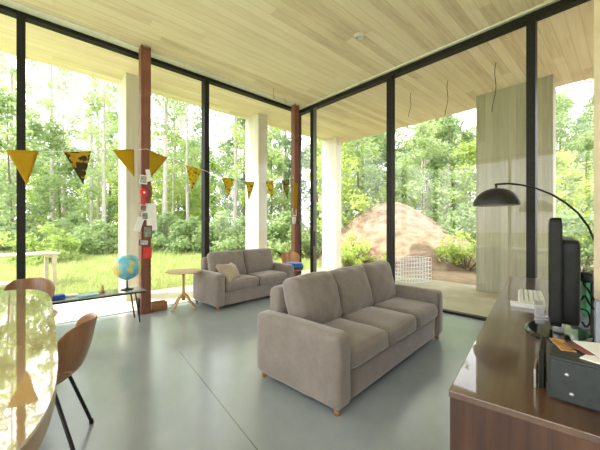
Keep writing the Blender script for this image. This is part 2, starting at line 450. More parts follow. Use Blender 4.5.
    def lathe(self, prof, c=(0, 0, 0), n=32, mat=0, smooth=True, m=None):
        vs = []; fs = []
        for r, z in prof:
            for k in range(n):
                a = 2 * math.pi * k / n
                p = Vector((r * math.cos(a), r * math.sin(a), z))
                if m is not None: p = m @ p
                vs.append(p + Vector(c))
        for i in range(len(prof) - 1):
            for k in range(n):
                fs.append((i * n + k, i * n + (k + 1) % n, (i + 1) * n + (k + 1) % n, (i + 1) * n + k))
        return self.add(vs, fs, smooth, mat)
    def prism(self, outline, z0, z1, mat=0, smooth_side=False, cap_mat=None):
        n = len(outline)
        vs = [(x, y, z0) for x, y in outline] + [(x, y, z1) for x, y in outline]
        self.add(vs, [tuple((i, (i + 1) % n, n + (i + 1) % n, n + i)) for i in range(n)], smooth_side, mat)
        cm = mat if cap_mat is None else cap_mat
        self.add(vs[n:], [tuple(range(n))], False, cm)
        self.add(vs[:n], [tuple(range(n - 1, -1, -1))], False, mat)
        return self
    def build(self, name, mats, parent=None, loc=None, rz=0.0):
        me = bpy.data.meshes.new(name)
        me.from_pydata(self.v, [], self.f)
        if not isinstance(mats, (list, tuple)): mats = [mats]
        for m in mats: me.materials.append(m)
        me.polygons.foreach_set('use_smooth', self.sm)
        me.polygons.foreach_set('material_index', self.mi)
        me.update()
        o = bpy.data.objects.new(name, me); C.objects.link(o)
        if parent is not None: o.parent = parent
        if loc is not None: o.location = loc
        if rz: o.rotation_euler = (0, 0, rz)
        return o

def tag(o, label, cat, group=None, kind=None):
    o['label'] = label; o['category'] = cat
    if group: o['group'] = group
    if kind: o['kind'] = kind
    return o
def thing(name, label, cat, loc=(0, 0, 0), rz=0.0, group=None):
    o = bpy.data.objects.new(name, None); C.objects.link(o)
    o.empty_display_size = 0.1
    o.location = loc; o.rotation_euler = (0, 0, rz)
    return tag(o, label, cat, group)
def struct(o):
    o['kind'] = 'structure'; return o
def copy_tree(o, parent=None):
    c = o.copy(); C.objects.link(c)
    if parent is not None: c.parent = parent
    for ch in list(o.children): copy_tree(ch, c)
    return c

# ------------------------------------------------------------------ the setting: house shell
XE, YN = 5.06, 5.54           # glass lines (east, north)
XR, YR = 8.15, 7.0            # roof edges
WX, SY = -4.5, -3.6           # west glass, south wall
T = 0.02
b = MB(); b.mm((WX - 0.2, SY - 0.2, -0.12), (XE + 0.04, YN + 0.04, 0.0)); struct(b.build('floor', M['floor']))
# concrete roof slab with an added, unseen opening behind the camera that brightens the room
HX0, HX1, HY0, HY1 = -4.3, -1.3, -3.4, 1.2
b = MB()
for lo, hi in (((HX1, SY - 0.6), (XR, YR)), ((-5.6, SY - 0.6), (HX0, YR)), ((HX0, HY1), (HX1, YR)), ((HX0, SY - 0.6), (HX1, HY0))):
    b.mm((lo[0], lo[1], H), (hi[0], hi[1], H + 0.45))
struct(b.build('ceiling', M['ceiling']))
b = MB(); b.mm((WX, SY - 0.2, 0), (XE, SY, H)); struct(b.build('wall_south', M['plaster']))
b = MB(); b.mm((XE - 0.05, SY, 0), (XE + 0.15, -0.2, H)); struct(b.build('wall_east', M['plaster']))
FX = 4.08
b = MB(); b.mm((FX, -0.2, 0), (XE + 0.15, 0.235, H)); struct(b.build('wall_right', M['fin']))
b = MB(); b.mm((WX - 0.05, YN + 0.05, -0.12), (XE + 0.05, YR + 0.05, -0.015)); struct(b.build('terrace_north', M['terrace']))
b = MB(); b.mm((XE + 0.05, -4, -0.12), (7.95, YR + 0.05, -0.02)); struct(b.build('terrace_east', M['terrace_east']))

# north glazing
nx = [WX, -2.65, -0.04, 2.57, XE]
for i in range(4):
    x0, x1 = nx[i], nx[i + 1]
    fr = MB()
    
    fr.mm((x0, YN - 0.06, H - 0.075), (x1, YN + 0.06, H - 0.002))
    mw = 0.045 if i else 0.06
    fr.mm((x0 - mw, YN - 0.09, 0.035), (x0 + mw, YN + 0.06, H - 0.075))
    if i == 3: fr.mm((XE - 0.02, YN - 0.02, 0.035), (XE + 0.03, YN + 0.03, H - 0.075))
    w = fr.build('window_%d' % (i + 1), M['black_frame']); struct(w)
    p = MB(); p.mm((x0, YN - 0.04, -0.01), (x1, YN + 0.04, 0.012)); p.build('sill', M['light_trim'], w)
    p = MB(); p.mm((x0 + mw, YN - 0.012, 0.035), (x1 - 0.045, YN + 0.012, H - 0.075)); p.build('pane', M['pane'], w)
b = MB(); b.mm((WX, YN - 0.24, H - 0.02), (XE - 0.1, YN - 0.07, H + 0.01)); struct(b.build('trim_1', M['light_trim']))
# east glazing: narrow fixed light, sliding door, two fixed lights
ey = [YN, 5.08, 3.01, 0.89, 0.235]
for i in range(4):
    y1, y0 = ey[i], ey[i + 1]
    fr = MB()
    fr.mm((XE - 0.05, y0, 0), (XE + 0.05, y1, 0.035))
    fr.mm((XE - 0.07, y0, H - 0.115), (XE + 0.06, y1, H - 0.002))
    mw = 0.05
    if i < 3:
        dm = 0.045 if i == 0 else 0.08
        fr.mm((XE - dm, y0 - mw, 0.035), (XE + 0.05, y0 + mw, H - 0.115))
    if i == 1:
        w = fr.build('door_1', M['black_frame']); struct(w)
        s = MB(); s.mm((XE - 0.08, y1 - 0.15, 0.035), (XE - 0.03, y1 - 0.09, H - 0.115)); s.build('stile', M['grey_frame'], w)
        s = MB(); s.mm((XE - 0.12, y1 - 0.16, 0.93), (XE - 0.085, y1 - 0.10, 1.28), 0.006); s.build('door_handle', M['black_metal'], w)
    else:
        w = fr.build('window_%d' % (i + 5), M['black_frame']); struct(w)
    p = MB(); p.mm((XE - 0.012, y0 + (mw if i < 3 else 0.0), 0.035), (XE + 0.012, y1 - (mw if i else 0.03), H - 0.115)); p.build('pane', M['pane'], w)
b = MB(); b.mm((XE - 0.12, 0.24, H - 0.03), (XE - 0.072, YN - 0.1, H + 0.01)); struct(b.build('trim_2', M['light_trim']))
# west side, behind the camera: tall glazing with mullions
fr = MB()
for y in (SY, -1.3, 1.0, 3.3, YN - 0.05): fr.mm((WX - 0.05, y - 0.05, 0), (WX + 0.05, y + 0.05, H))
fr.mm((WX - 0.05, SY, 0), (WX + 0.05, YN, 0.05)); fr.mm((WX - 0.05, SY, H - 0.1), (WX + 0.05, YN, H))
w = struct(fr.build('window_9', M['black_frame']))

# ground outside
b = MB(); b.mm((-70, -70, -0.6), (90, 90, -0.13)); struct(b.build('ground', M['ground']))

# ------------------------------------------------------------------ concrete columns and pier outside
for x, lab in ((1.40, 'pale concrete column outside the glass, just left of the nearer rust red post'),
               (4.39, 'pale concrete column outside the glass, behind the two seat sofa'),
               (7.39, 'farthest pale concrete column, at the outer roof corner beyond the sliding door')):
    b = MB(); b.mm((x, 6.38, -0.3), (x + 0.27, 6.98, H)); tag(b.build('concrete_column', M['column']), lab, 'column', 'roof columns outside the glass', 'structure')
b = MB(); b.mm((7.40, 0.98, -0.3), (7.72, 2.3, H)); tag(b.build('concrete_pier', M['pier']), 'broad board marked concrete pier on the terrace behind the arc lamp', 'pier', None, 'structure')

# ------------------------------------------------------------------ rust red steel posts
def h_post(x, y, w, lab):
    t = thing('steel_post', lab, 'post', (x, y, 0), 0, 'rust red steel posts')
    b = MB(); h = w / 2; tk = 0.014
    b.mm((-h, -h, 0.012), (-h + tk, h, H - 0.0)); b.mm((h - tk, -h, 0.012), (h, h, H - 0.0))
    b.mm((-h, -h * 0.75, 0.012), (h, -h * 0.75 + tk, H - 0.03))
    b.mm((-h, h * 0.75 - tk, 0.012), (h, h * 0.75, H - 0.03))
    b.build('shaft', M['rust'], t)
    b = MB(); b.mm((-h - 0.03, -h - 0.03, 0), (h + 0.03, h + 0.03, 0.012)); b.build('base_plate', M['rust'], t)
    return t
PX, PY = 1.43, 5.29
h_post(PX, PY, 0.145, 'rust red steel post covered in pinned photos and red decorations, beside the globe')
h_post(4.74, 5.36, 0.135, 'rust red steel post in the glazed corner behind the two seat sofa')

# ------------------------------------------------------------------ sofas
def sofa(name, label, W, D, nseat, loc, rz, seed):
    """origin = front left corner of the footprint, front faces -Y"""
    t = thing(name, label, 'sofa', loc, rz, 'taupe sofas')
    aw, ah = 0.175, 0.60
    z0 = 0.055
    b = MB(); b.soft((W / 2, D / 2 + 0.01, (z0 + 0.29) / 2), (W - 2 * aw + 0.06, D - 0.04, 0.29 - z0), 0.02, 8); b.build('base', M['sofa'], t)
    for i, x in enumerate((aw / 2, W - aw / 2)):
        b = MB(); b.soft((x, D / 2, (z0 + ah) / 2), (aw, D, ah - z0), 0.045, 14, (0.012, 0.006, 0.012), None, 0.0015, seed + i); b.build('arm', M['sofa'], t)
    b = MB(); b.soft((W / 2, D - 0.09, (z0 + 0.82) / 2), (W - 2 * aw + 0.05, 0.16, 0.82 - z0), 0.05, 14, (0, 0.01, 0.005), None, 0.002, seed + 3); b.build('back_frame', M['sofa'], t)
    iw = (W - 2 * aw) / nseat
    for i in range(nseat):
        x = aw + iw * (i + 0.5)
        b = MB(); b.soft((x, (D - 0.24) / 2 - 0.005, 0.372), (iw - 0.006, D - 0.25, 0.175), 0.055, 16, (0.0, 0.012, 0.028), None, 0.003, seed + 10 + i); b.build('seat_cushion', M['sofa'], t)
        rot = Matrix.Rotation(R(-16 + (i * 7 % 3 - 1) * 1.5), 3, 'X')
        b = MB(); b.soft((x, D - 0.295, 0.68), (iw - 0.006, 0.18, 0.50), 0.06, 20, (0.004, 0.07, 0.004), rot, 0.008, seed + 20 + i, 0, 0.0); b.build('back_cushion', M['sofa'], t)
    for x in (0.06, W - 0.06):
        for y in (0.06, D - 0.06):
            b = MB(); b.lathe([(0.0, 0), (0.022, 0), (0.028, z0 + 0.008), (0.0, z0 + 0.008)], (x, y, 0), 12); b.build('foot', M['crate_wood'], t)
    return t
sofa('sofa', 'long taupe three seat sofa in the middle of the room', 2.22, 0.95, 3, (1.655, 1.40, 0), R(4.5), 1)
sofa('sofa', 'shorter taupe two seat sofa against the window, by the round side table', 1.82, 0.84, 2, (2.31, 4.55, 0), R(4), 50)
# beige cushion lying on the two-seat sofa
t = MB(); rot = Matrix.Rotation(R(28), 3, 'Z') @ Matrix.Rotation(R(-38), 3, 'X')
t.soft((0, 0, 0), (0.42, 0.13, 0.34), 0.06, 14, (0.0, 0.05, 0.0), rot, 0.022, 5, 0, 0.05)
o = t.build('throw_cushion', M['beige_cloth'], None, (2.68, 4.80, 0.57))
tag(o, 'crumpled beige cushion lying at the left end of the two seat sofa', 'cushion')

# ------------------------------------------------------------------ moulded plywood chairs
def ply_chair(label, mat, loc, rz):
    """origin on the floor under the seat; the sitter faces +Y"""
    t = thing('plywood_chair', label, 'chair', loc, rz, 'moulded plywood chairs')
    prof = [(0.21, 0.425, 0.30, 0.0), (0.19, 0.445, 0.38, 0.0), (0.10, 0.448, 0.43, 0.0), (0.0, 0.44, 0.44, 0.01), (-0.10, 0.437, 0.41, 0.015),
            (-0.165, 0.455, 0.36, 0.03), (-0.215, 0.48, 0.34, 0.05), (-0.245, 0.52, 0.36, 0.075), (-0.27, 0.59, 0.41, 0.10), (-0.29, 0.67, 0.44, 0.12),
            (-0.303, 0.735, 0.42, 0.115), (-0.311, 0.78, 0.35, 0.085), (-0.316, 0.805, 0.24, 0.04)]
    nu = 12; vs = []; fs = []
    for (y, z, w, cup) in prof:
        for k in range(nu + 1):
            u = 2 * k / nu - 1
            lift = cup * u * u * 1.25
            if z > 0.5: vs.append((u * w / 2, y + lift, z))
            else: vs.append((u * w / 2, y, z + lift * 0.6))
    for i in range(len(prof) - 1):
        for k in range(nu):
            a = i * (nu + 1) + k
            fs.append((a, a + 1, a + nu + 2, a + nu + 1))
    nsp = 7 * (nu + 1)
    def shell(name, f0, f1):
        b = MB(); sub = [f for f in fs if f0 <= min(f) // (nu + 1) < f1]
        used = sorted({i for f in sub for i in f}); mp = {i: n for n, i in enumerate(used)}
        b.add([vs[i] for i in used], [[mp[i] for i in f] for f in sub], True)
        o = b.build(name, mat, t)
        md = o.modifiers.new('thick', 'SOLIDIFY'); md.thickness = 0.011; md.offset = 0
        md = o.modifiers.new('smooth', 'SUBSURF'); md.levels = 2; md.render_levels = 2
    shell('seat', 0, 6); shell('backrest', 6, len(prof))
    for sx in (-1, 1):
        for (y0, y1) in ((0.10, 0.23), (-0.09, -0.25)):
            b = MB(); b.tube([(sx * 0.10, y0, 0.432), (sx * 0.135, y0 + (y1 - y0) * 0.25, 0.40), (sx * 0.19, y1, 0.012)], 0.011, 10); b.tube([(sx * 0.19, y1, 0.0), (sx * 0.188, y1 * 0.99, 0.03)], 0.014, 10)
            b.build('leg', M['black_metal'], t)
    return t
ply_chair('brown moulded plywood chair pulled up to the right long side of the dining table', M['ply'], (0.05, 2.48, 0), R(71))
ply_chair('brown moulded plywood chair at the far end of the dining table, only its top showing', M['ply'], (0.05, 4.32, 0), R(180 + 4))
ply_chair('orange brown plywood chair in the glazed corner with something blue on it', M['ply_orange'], (4.40, 5.06, 0), R(155))
b = MB(); b.soft((0, 0, 0.045), (0.40, 0.28, 0.08), 0.03, 12, (0.01, 0.01, 0.02), None, 0.008, 8); b.soft((0.02, -0.01, 0.10), (0.34, 0.24, 0.05), 0.02, 10, (0.01, 0.01, 0.015), None, 0.007, 9)
tag(b.build('folded_blanket', M['blue_cloth'], None, (4.38, 5.02, 0.462), R(-25)), 'bright blue folded cloth on the seat of the corner chair', 'blanket')

# ------------------------------------------------------------------ dining table with clear glossy sheet
t = thing('dining_table', 'long dining table with a glossy mirror like top and brown rim', 'table', (-0.455, 2.66, 0), R(-2))
def superell(a, bb, n, k=96):
    out = []
    for i in range(k):
        th = 2 * math.pi * i / k; cs, sn = math.cos(th), math.sin(th)
        out.append((a * math.copysign(abs(cs) ** (2 / n), cs), bb * math.copysign(abs(sn) ** (2 / n), sn)))
    return out
b = MB(); b.prism(superell(0.60, 1.585, 4.6), 0.655, 0.735, 0, True); b.build('table_top', M['table_wood'], t)
b = MB(); b.prism(superell(0.605, 1.59, 4.6), 0.737, 0.75, 1, True, 0); b.build('clear_sheet', [M['sheet'], M['sheet_edge']], t)
b = MB()
b.mm((-0.45, -1.15, 0.60), (-0.42, 1.15, 0.655)); b.mm((0.42, -1.15, 0.60), (0.45, 1.15, 0.655)); b.mm((-0.45, -1.18, 0.60), (0.45, -1.15, 0.655)); b.mm((-0.45, 1.15, 0.60), (0.45, 1.18, 0.655))
b.build('apron', M['table_wood'], t)
for sx in (-1, 1):
    for sy in (-1, 1):
        b = MB(); b.mm((sx * 0.43 - 0.025, sy * 0.75 - 0.025, 0), (sx * 0.43 + 0.025, sy * 0.75 + 0.025, 0.655), 0.004); b.build('leg', M['steel'], t)

# ------------------------------------------------------------------ round side table
t = thing('side_table', 'small round honey wood table on curved legs beside the two seat sofa', 'table', (1.99, 5.12, 0))
b = MB(); b.lathe([(0, 0.615), (0.26, 0.615), (0.285, 0.625), (0.285, 0.635), (0.275, 0.64), (0, 0.64)], n=40, smooth=False); b.build('table_top', M['oak'], t)
b = MB(); b.lathe([(0, 0.14), (0.028, 0.14), (0.034, 0.2), (0.026, 0.27), (0.019, 0.42), (0.021, 0.56), (0.05, 0.612), (0, 0.612)], n=20); b.build('pedestal', M['oak'], t)
for k in range(4):
    a = R(25 + 90 * k); ca, sa = math.cos(a), math.sin(a)
    b = MB(); b.tube([(ca * r, sa * r, z) for r, z in ((0.015, 0.235), (0.06, 0.22), (0.12, 0.155), (0.18, 0.07), (0.235, 0.03), (0.26, 0.013))], [0.018, 0.019, 0.018, 0.016, 0.014, 0.012], 10); b.build('leg', M['oak'], t)
# little wooden crate at the foot of the post
t = thing('wooden_crate', 'small brown wooden box on the floor at the foot of the decorated post', 'box', (1.655, 5.33, 0))
b = MB()
for z in (0.035, 0.10):
    b.mm((-0.115, -0.08, z - 0.03), (0.115, -0.068, z + 0.03)); b.mm((-0.115, 0.068, z - 0.03), (0.115, 0.08, z + 0.03))
    b.mm((-0.115, -0.068, z - 0.03), (-0.103, 0.068, z + 0.03)); b.mm((0.103, -0.068, z - 0.03), (0.115, 0.068, z + 0.03))
b.build('slats', M['crate_wood'], t)
b = MB(); b.mm((-0.103, -0.068, 0.0), (0.103, 0.068, 0.012)); b.build('bottom', M['crate_wood'], t)

# ------------------------------------------------------------------ low bench table under the window with globe
BZ = 0.465
t = thing('low_bench_table', 'long low narrow table with pale top and black legs under the left window', 'table', (0, 0, 0))
b = MB(); b.mm((-1.0, 4.80, BZ - 0.018), (1.31, 5.15, BZ), 0.003); b.build('table_top', M['bench_top'], t)
b = MB(); b.mm((-1.0, 4.802, BZ - 0.04), (1.305, 4.815, BZ - 0.019)); b.mm((-1.0, 5.135, BZ - 0.04), (1.305, 5.148, BZ - 0.019)); b.mm((1.29, 4.815, BZ - 0.04), (1.305, 5.135, BZ - 0.019)); b.build('frame', M['black_metal'], t)
for x, dx in ((1.18, 0.06), (-0.85, -0.06)):
    for y in (4.83, 5.12):
        b = MB(); b.tube([(x, y, BZ - 0.03), (x + dx, y, 0.0)], 0.011, 8)
        b.build('leg', M['black_metal'], t)
b = MB(); b.soft((1.235, 4.87, 0.21), (0.03, 0.07, 0.26), 0.014, 8); b.build('leg_bracket', M['charcoal'], t)
# globe
g = ony(127, 267, 4.98); gr = 0.185
t = thing('desk_globe', 'blue and yellow world globe on a small stand at the end of the low table', 'globe', (g.x, g.y, BZ), R(40))
gz = g.z - BZ
b = MB()
N = 24
b.lathe([(gr * math.sin(math.pi * i / N), -gr * math.cos(math.pi * i / N)) for i in range(N + 1)], (0, 0, 0), 40)
o = b.build('globe_ball', M['globe'], t, (0, 0, gz)); o.rotation_euler = (R(15), R(18), 0)
tilt = R(23)
b = MB(); pts = []
for i in range(21):
    a = R(90) - tilt - math.pi * i / 20
    pts.append((gr * 1.05 * math.cos(a), 0, gz + gr * 1.05 * math.sin(a)))
b.tube(pts, 0.006, 8); b.build('meridian_arm', M['silver'], t)
b = MB(); b.lathe([(0, 0), (0.085, 0), (0.085, 0.008), (0.03, 0.02), (0.014, 0.04), (0.012, gz - gr * 1.05), (0, gz - gr * 1.05)], (0, 0, 0), 24); b.build('stand', M['charcoal'], t)
# things on the low table
b = MB(); b.soft((0, 0, 0.03), (0.17, 0.11, 0.06), 0.012, 8); tag(b.build('blue_case', M['blue_plastic'], None, (0.29, 4.92, BZ), R(10)), 'small bright blue case on the low table, nearest the dining table', 'case')
b = MB(); b.mm((-0.1, -0.07, 0), (0.1, 0.07, 0.012)); b.mm((-0.09, -0.065, 0.012), (0.09, 0.068, 0.02)); tag(b.build('paper_pad', M['paper'], None, (0.43, 5.04, BZ), R(-12)), 'white paper pad lying flat on the low table beside the blue case', 'paper')
b = MB(); b.soft((0, 0, 0.009), (0.24, 0.16, 0.018), 0.006, 6); tag(b.build('picture_book', M['teal'], None, (0.63, 4.91, BZ), R(6)), 'thin teal book lying flat in the middle of the low table', 'book')
t = thing('brass_figurine', 'tiny pointed brown figurine standing on the low table left of the globe', 'figurine', (0.80, 4.98, BZ))
b = MB(); b.lathe([(0, 0), (0.035, 0), (0.037, 0.012), (0, 0.013)], n=16); b.build('plinth', M['crate_wood'], t)
b = MB(); b.lathe([(0, 0.012), (0.03, 0.012), (0.02, 0.05), (0.011, 0.085), (0.014, 0.10), (0.0, 0.12)], n=14); b.build('figure', M['oak'], t)

# ------------------------------------------------------------------ pinned cards on the decorated post
def pin(name, lab, cat, px, py, w, h, mat, y, rot=0.0, border=None):
    p = ony(px, py, y); d = s_ * p.x + c_ * p.y
    k = d / F_
    W, Hh = w * k * 1.05, h * k
    b = MB(); b.mm((-W / 2, -0.0012, -Hh / 2), (W / 2, 0.0012, Hh / 2))
    if border is None:
        o = b.build(name, mat)
    else:
        o = b.build(name, border)
        c = MB(); c.mm((-W * 0.38, -0.002, -Hh * 0.38), (W * 0.38, -0.0012, Hh * 0.38)); c.build('picture', mat, o)
    o.location = p; o.rotation_euler = (0, rot, 0)
    return tag(o, lab, cat, 'papers pinned to the red posts')
yp = PY - 0.0725 - 0.002
pin('photo_card', 'topmost grey photo with white border pinned to the decorated post', 'photo', 143.5, 179.5, 7, 9, M['card_grey'], yp - .003, R(4), M['paper'])
pin('paper_strip', 'narrow white paper strip pinned at the top right of the decorated post', 'paper', 148.6, 175.5, 4, 12, M['paper'], yp - .006, R(-10))
pin('photo_card', 'dark brown card pinned to the decorated post behind the red rosette', 'card', 148, 191.5, 7, 12, M['brown_paper'], yp - .003)
pin('photo_card', 'small photo with pale border pinned just below the red rosette', 'photo', 143.2, 208, 6, 7, M['card_dark'], yp - .006, R(5), M['paper'])
pin('photo_card', 'greenish photo pinned halfway down the decorated post', 'photo', 145, 216, 6, 8, M['card_green'], yp - .009, R(-4), M['paper'])
pin('paper_sheet', 'large white sheet of paper sticking out to the right of the decorated post', 'paper', 151.5, 217, 9, 27, M['paper'], yp - .012 + .006, R(-3))
pin('paper_sheet', 'pale paper slip sticking out to the left of the decorated post', 'paper', 139, 224, 6, 15, M['paper'], yp - .003, R(18))
pin('photo_card', 'dark green photo pinned below the large white sheet', 'photo', 147.5, 232, 8, 13, M['card_green'], yp - .009, 0, M['brown_paper'])
pin('photo_card', 'wide black and white photo pinned above the red card', 'photo', 144, 242.5, 9, 6, M['card_grey'], yp - .012, R(3), M['brown_paper'])
pin('red_card', 'bright red card pinned lowest on the decorated post', 'card', 147.3, 253, 8, 11, M['red_paper'], yp - .004, R(2))
p = ony(144, 192.5, yp - 0.02)
t = thing('rosette', 'round red rosette with a hanging tail on the decorated post', 'rosette', p)
rx = Matrix.Rotation(R(90), 4, 'X')
b = MB(); b.lathe([(0, 0.014), (0.02, 0.016), (0.04, 0.012), (0.062, 0.004), (0.066, -0.004), (0.03, -0.012), (0, -0.012)], n=20, m=rx); b.build('disc', M['red_paper'], t)
b = MB(); b.lathe([(0, 0.024), (0.014, 0.022), (0.018, 0.014), (0, 0.012)], n=14, m=rx); b.build('centre', M['paper'], t)
b = MB(); b.mm((-0.025, -0.002, -0.20), (0.018, 0.002, -0.05)); b.build('tail', M['red_paper'], t)
# corner post
yq = 5.36 - 0.0675 - 0.006
pin('paper_sheet', 'tall yellow paper pinned to the corner post', 'paper', 295.5, 196, 5, 26, M['flag_plain'], yq, R(3))
pin('photo_card', 'small reddish picture pinned on the corner post under the yellow paper', 'picture', 294.5, 212, 5, 8, M['orange_card'], yq, R(-4), M['paper'])
p = ony(294, 220, 5.36 - 0.0675 - 0.055)
t = thing('wall_pot', 'small white pot hung on the corner post', 'pot', p)
b = MB(); b.lathe([(0, -0.09), (0.035, -0.09), (0.05, 0.06), (0.053, 0.075), (0.045, 0.075), (0.03, -0.07), (0, -0.07)], n=18); b.build('pot', M['pot'], t)
b = MB(); b.tube([(0, 0.03, 0.06), (0, 0.05, 0.10)], 0.004, 6); b.build('hook', M['wire'], t)

# ------------------------------------------------------------------ bunting
FY = 5.17
t = thing('bunting', 'string of mustard yellow triangle flags along the left windows', 'bunting', (0, FY, 0))
def strand(pxs):
    return [ony(px, py, FY) for px, py in pxs]
key = strand([(-40, 147), (6, 150), (39, 151), (63, 151.5), (91, 151), (112, 150), (134, 149.5), (147, 149)])
key2 = strand([(147, 149), (170, 157), (186, 164.5), (202, 169.5), (222, 177.5), (234, 179), (245, 181.5), (254, 182), (265, 181.5), (274, 181), (281, 180.5), (289, 179), (294, 177.5)])
b = MB(); b.tube([Vector((p.x, 0, p.z)) for p in key], 0.004, 6); b.tube([Vector((p.x, 0, p.z)) for p in key2], 0.004, 6); b.build('string', M['string'], t)
flags = [((6, 150), (39, 151), (27, 186), 'flag_plain', 0.02, None), ((63, 151.5), (91, 151), (84, 184), 'flag_black', -0.03, 'mustard flag with black print'),
         ((112, 150), (134, 149.5), (133, 178), 'flag_plain', 0.03, None), ((149.5, 150), (168, 157.5), (150.5, 179), 'flag_plain', -0.03, None),
         ((186, 165), (202, 170), (190, 192), 'flag_lime', 0.02, 'yellow flag with dark speckled print'), ((222, 177.5), (234, 179), (227, 199), 'flag_lime', 0.01, 'yellow flag with dark speckled print'),
         ((245, 181.5), (254.5, 182), (250, 201), 'flag_lime', -0.02, 'yellow flag with dark speckled print'), ((265, 181.5), (273.5, 181), (271, 200), 'flag_lime', 0.015, 'yellow flag with dark speckled print'),
         ((281, 180.5), (289, 179), (288, 199), 'flag_dark', -0.01, 'dull olive flag')]
for i, (a, c, d, m, cur, lab) in enumerate(flags):
    A, Bp, D = (ony(q[0], q[1], FY) for q in (a, c, d))
    b = MB(); n = 8; vs = []; fs = []; ix = {}
    for r in range(n + 1):
        for k in range(n - r + 1):
            w1 = k / n; w2 = r / n
            p = A * (1 - w1 - w2) + Bp * w1 + D * w2
            off = cur * math.sin(math.pi * (w1 + 0.5 * w2)) + cur * 1.5 * w2 * w2 + 0.008 * math.sin(9 * w1 + 5 * w2 + i)
            ix[(r, k)] = len(vs); vs.append((p.x, -off - 0.006, p.z))
    for r in range(n):
        for k in range(n - r):
            fs.append((ix[(r, k)], ix[(r, k + 1)], ix[(r + 1, k)]))
            if k < n - r - 1: fs.append((ix[(r, k + 1)], ix[(r + 1, k + 1)], ix[(r + 1, k)]))
    b.add(vs, fs, True); o = b.build('flag', M[m], t)
    md = o.modifiers.new('thick', 'SOLIDIFY'); md.thickness = 0.002
    if lab: o['label'] = lab

# ------------------------------------------------------------------ ceiling fittings
p = ond(359, 35.5, 301 * (H - EYE) / (226 - 35.5))
t = thing('ceiling_downlight', 'small round white fitting set in the concrete ceiling', 'light', (p.x, p.y, H))
b = MB(); b.lathe([(0.0, -0.012), (0.04, -0.012), (0.042, -0.03), (0.058, -0.034), (0.075, -0.012), (0.078, 0.0), (0.0, 0.0)], n=28); b.build('ring', M['white_plastic'], t)
b = MB(); b.lathe([(0.0, -0.026), (0.022, -0.024), (0.034, -0.013), (0, -0.013)], n=20); b.build('lens', M['silver'], t)
for (px, py, l, lab) in ((273.5, 88, 0.22, 'thin ceiling hook nearest the corner post, the longer of two'), (285, 98, 0.10, 'short ceiling hook close to the corner post')):
    p = ond(px, py, 301 * (H - EYE) / (226 - py))
    b = MB(); b.tube([(0, 0, 0), (0.004, 0, -l * 0.8), (0.02, 0.01, -l), (0.035, 0.01, -l * 0.86)], 0.006, 6); tag(b.build('ceiling_hook', M['oak'], None, (p.x, p.y, H)), lab, 'hook', 'ceiling hooks')
# loose wires hanging from the roof overhang outside
for (px, py, l, lab) in ((411, 93, 0.50, 'leftmost thin wire hanging from the roof overhang outside'), (448, 80, 0.70, 'middle thin wire hanging from the roof overhang outside'), (496, 62, 0.85, 'rightmost thin wire hanging from the roof overhang, in front of the pier')):
    p = ond(px, py, 301 * (H - EYE) / (226 - py))
    b = MB(); pts = [(0.03 * math.sin(i * 0.9) * i / 8, 0.05 * (i / 8) ** 2 + 0.02 * math.sin(i), -l * i / 8) for i in range(9)]
    b.tube(pts, 0.006, 6); tag(b.build('hanging_wire', M['wire'], None, (p.x, p.y, H)), lab, 'wire', 'wires hanging from the overhang')

# ------------------------------------------------------------------ sideboard (right foreground)
SZ = 0.80
near = onz(448.5, 390, SZ); far = onz(509, 276, SZ)
sv = far - near; SL = sv.length; SA = math.atan2(sv.y, sv.x)
SD = 0.56
sb = thing('sideboard', 'long glossy dark rosewood sideboard in the right foreground', 'sideboard', (near.x, near.y, 0), SA)
b = MB(); b.mm((0, -SD, SZ - 0.025), (SL, 0, SZ), 0.003); b.build('top', M['rosewood_top'], sb)
b = MB(); b.mm((0.004, -SD + 0.004, 0.12), (0.03, -0.004, SZ - 0.025)); b.mm((SL - 0.03, -SD + 0.004, 0.12), (SL - 0.004, -0.004, SZ - 0.025)); b.mm((0.03, -SD + 0.004, 0.12), (SL - 0.03, -0.03, 0.145)); b.mm((0.03, -SD + 0.004, 0.145), (SL - 0.03, -SD + 0.02, SZ - 0.025)); b.build('body', M['rosewood'], sb)
for i in range(4):
    x0 = 0.032 + i * (SL - 0.064) / 4; x1 = x0 + (SL - 0.064) / 4
    b = MB(); b.mm((x0 + 0.003, -0.028, 0.15), (x1 - 0.003, -0.006, SZ - 0.03)); d = b.build('door', M['rosewood'], sb)
    b = MB(); b.mm((x1 - 0.06, -0.006, 0.42), (x1 - 0.045, 0.008, 0.55), 0.003); b.build('handle', M['silver'], d)
for x in (0.10, SL - 0.10):
    for y in (-SD + 0.07, -0.07):
        b = MB(); b.lathe([(0, 0), (0.016, 0), (0.024, 0.12), (0, 0.12)], (x, y, 0), 14); b.build('leg', M['black_metal'], sb)
su = Vector((math.cos(SA), math.sin(SA), 0)); sn_ = Vector((math.sin(SA), -math.cos(SA), 0))
def sbp(u, v, z=SZ): return near + su * u + sn_ * v + Vector((0, 0, z - near.z))

# television seen edge on
tvd = 1.69
c0 = ond(557, 226, tvd)
tv = thing('television', 'black flat television on a glossy oval foot, seen edge on from its side', 'television', (c0.x, c0.y, SZ), R(8.3))
b = MB(); b.soft((0, 0.012, 0.385), (0.78, 0.050, 0.51), 0.012, 8); b.build('bezel', M['black_plastic'], tv)
b = MB(); b.mm((-0.36, 0.036, 0.17), (0.36, 0.0385, 0.605)); b.build('screen', M['gloss_black'], tv)
b = MB(); b.soft((0, -0.038, 0.335), (0.71, 0.078, 0.40), 0.02, 8); b.build('rear_housing', M['black_plastic'], tv)
b = MB(); b.soft((0, -0.005, 0.09), (0.16, 0.05, 0.14), 0.015, 6); b.build('neck', M['silver'], tv)
b = MB(); b.lathe([(0, 0), (1.0, 0), (1.0, 0.012), (0.9, 0.020), (0, 0.022)], n=36, m=Matrix.Diagonal((0.22, 0.145, 1, 1)), smooth=False); b.build('foot', M['gloss_black'], tv)
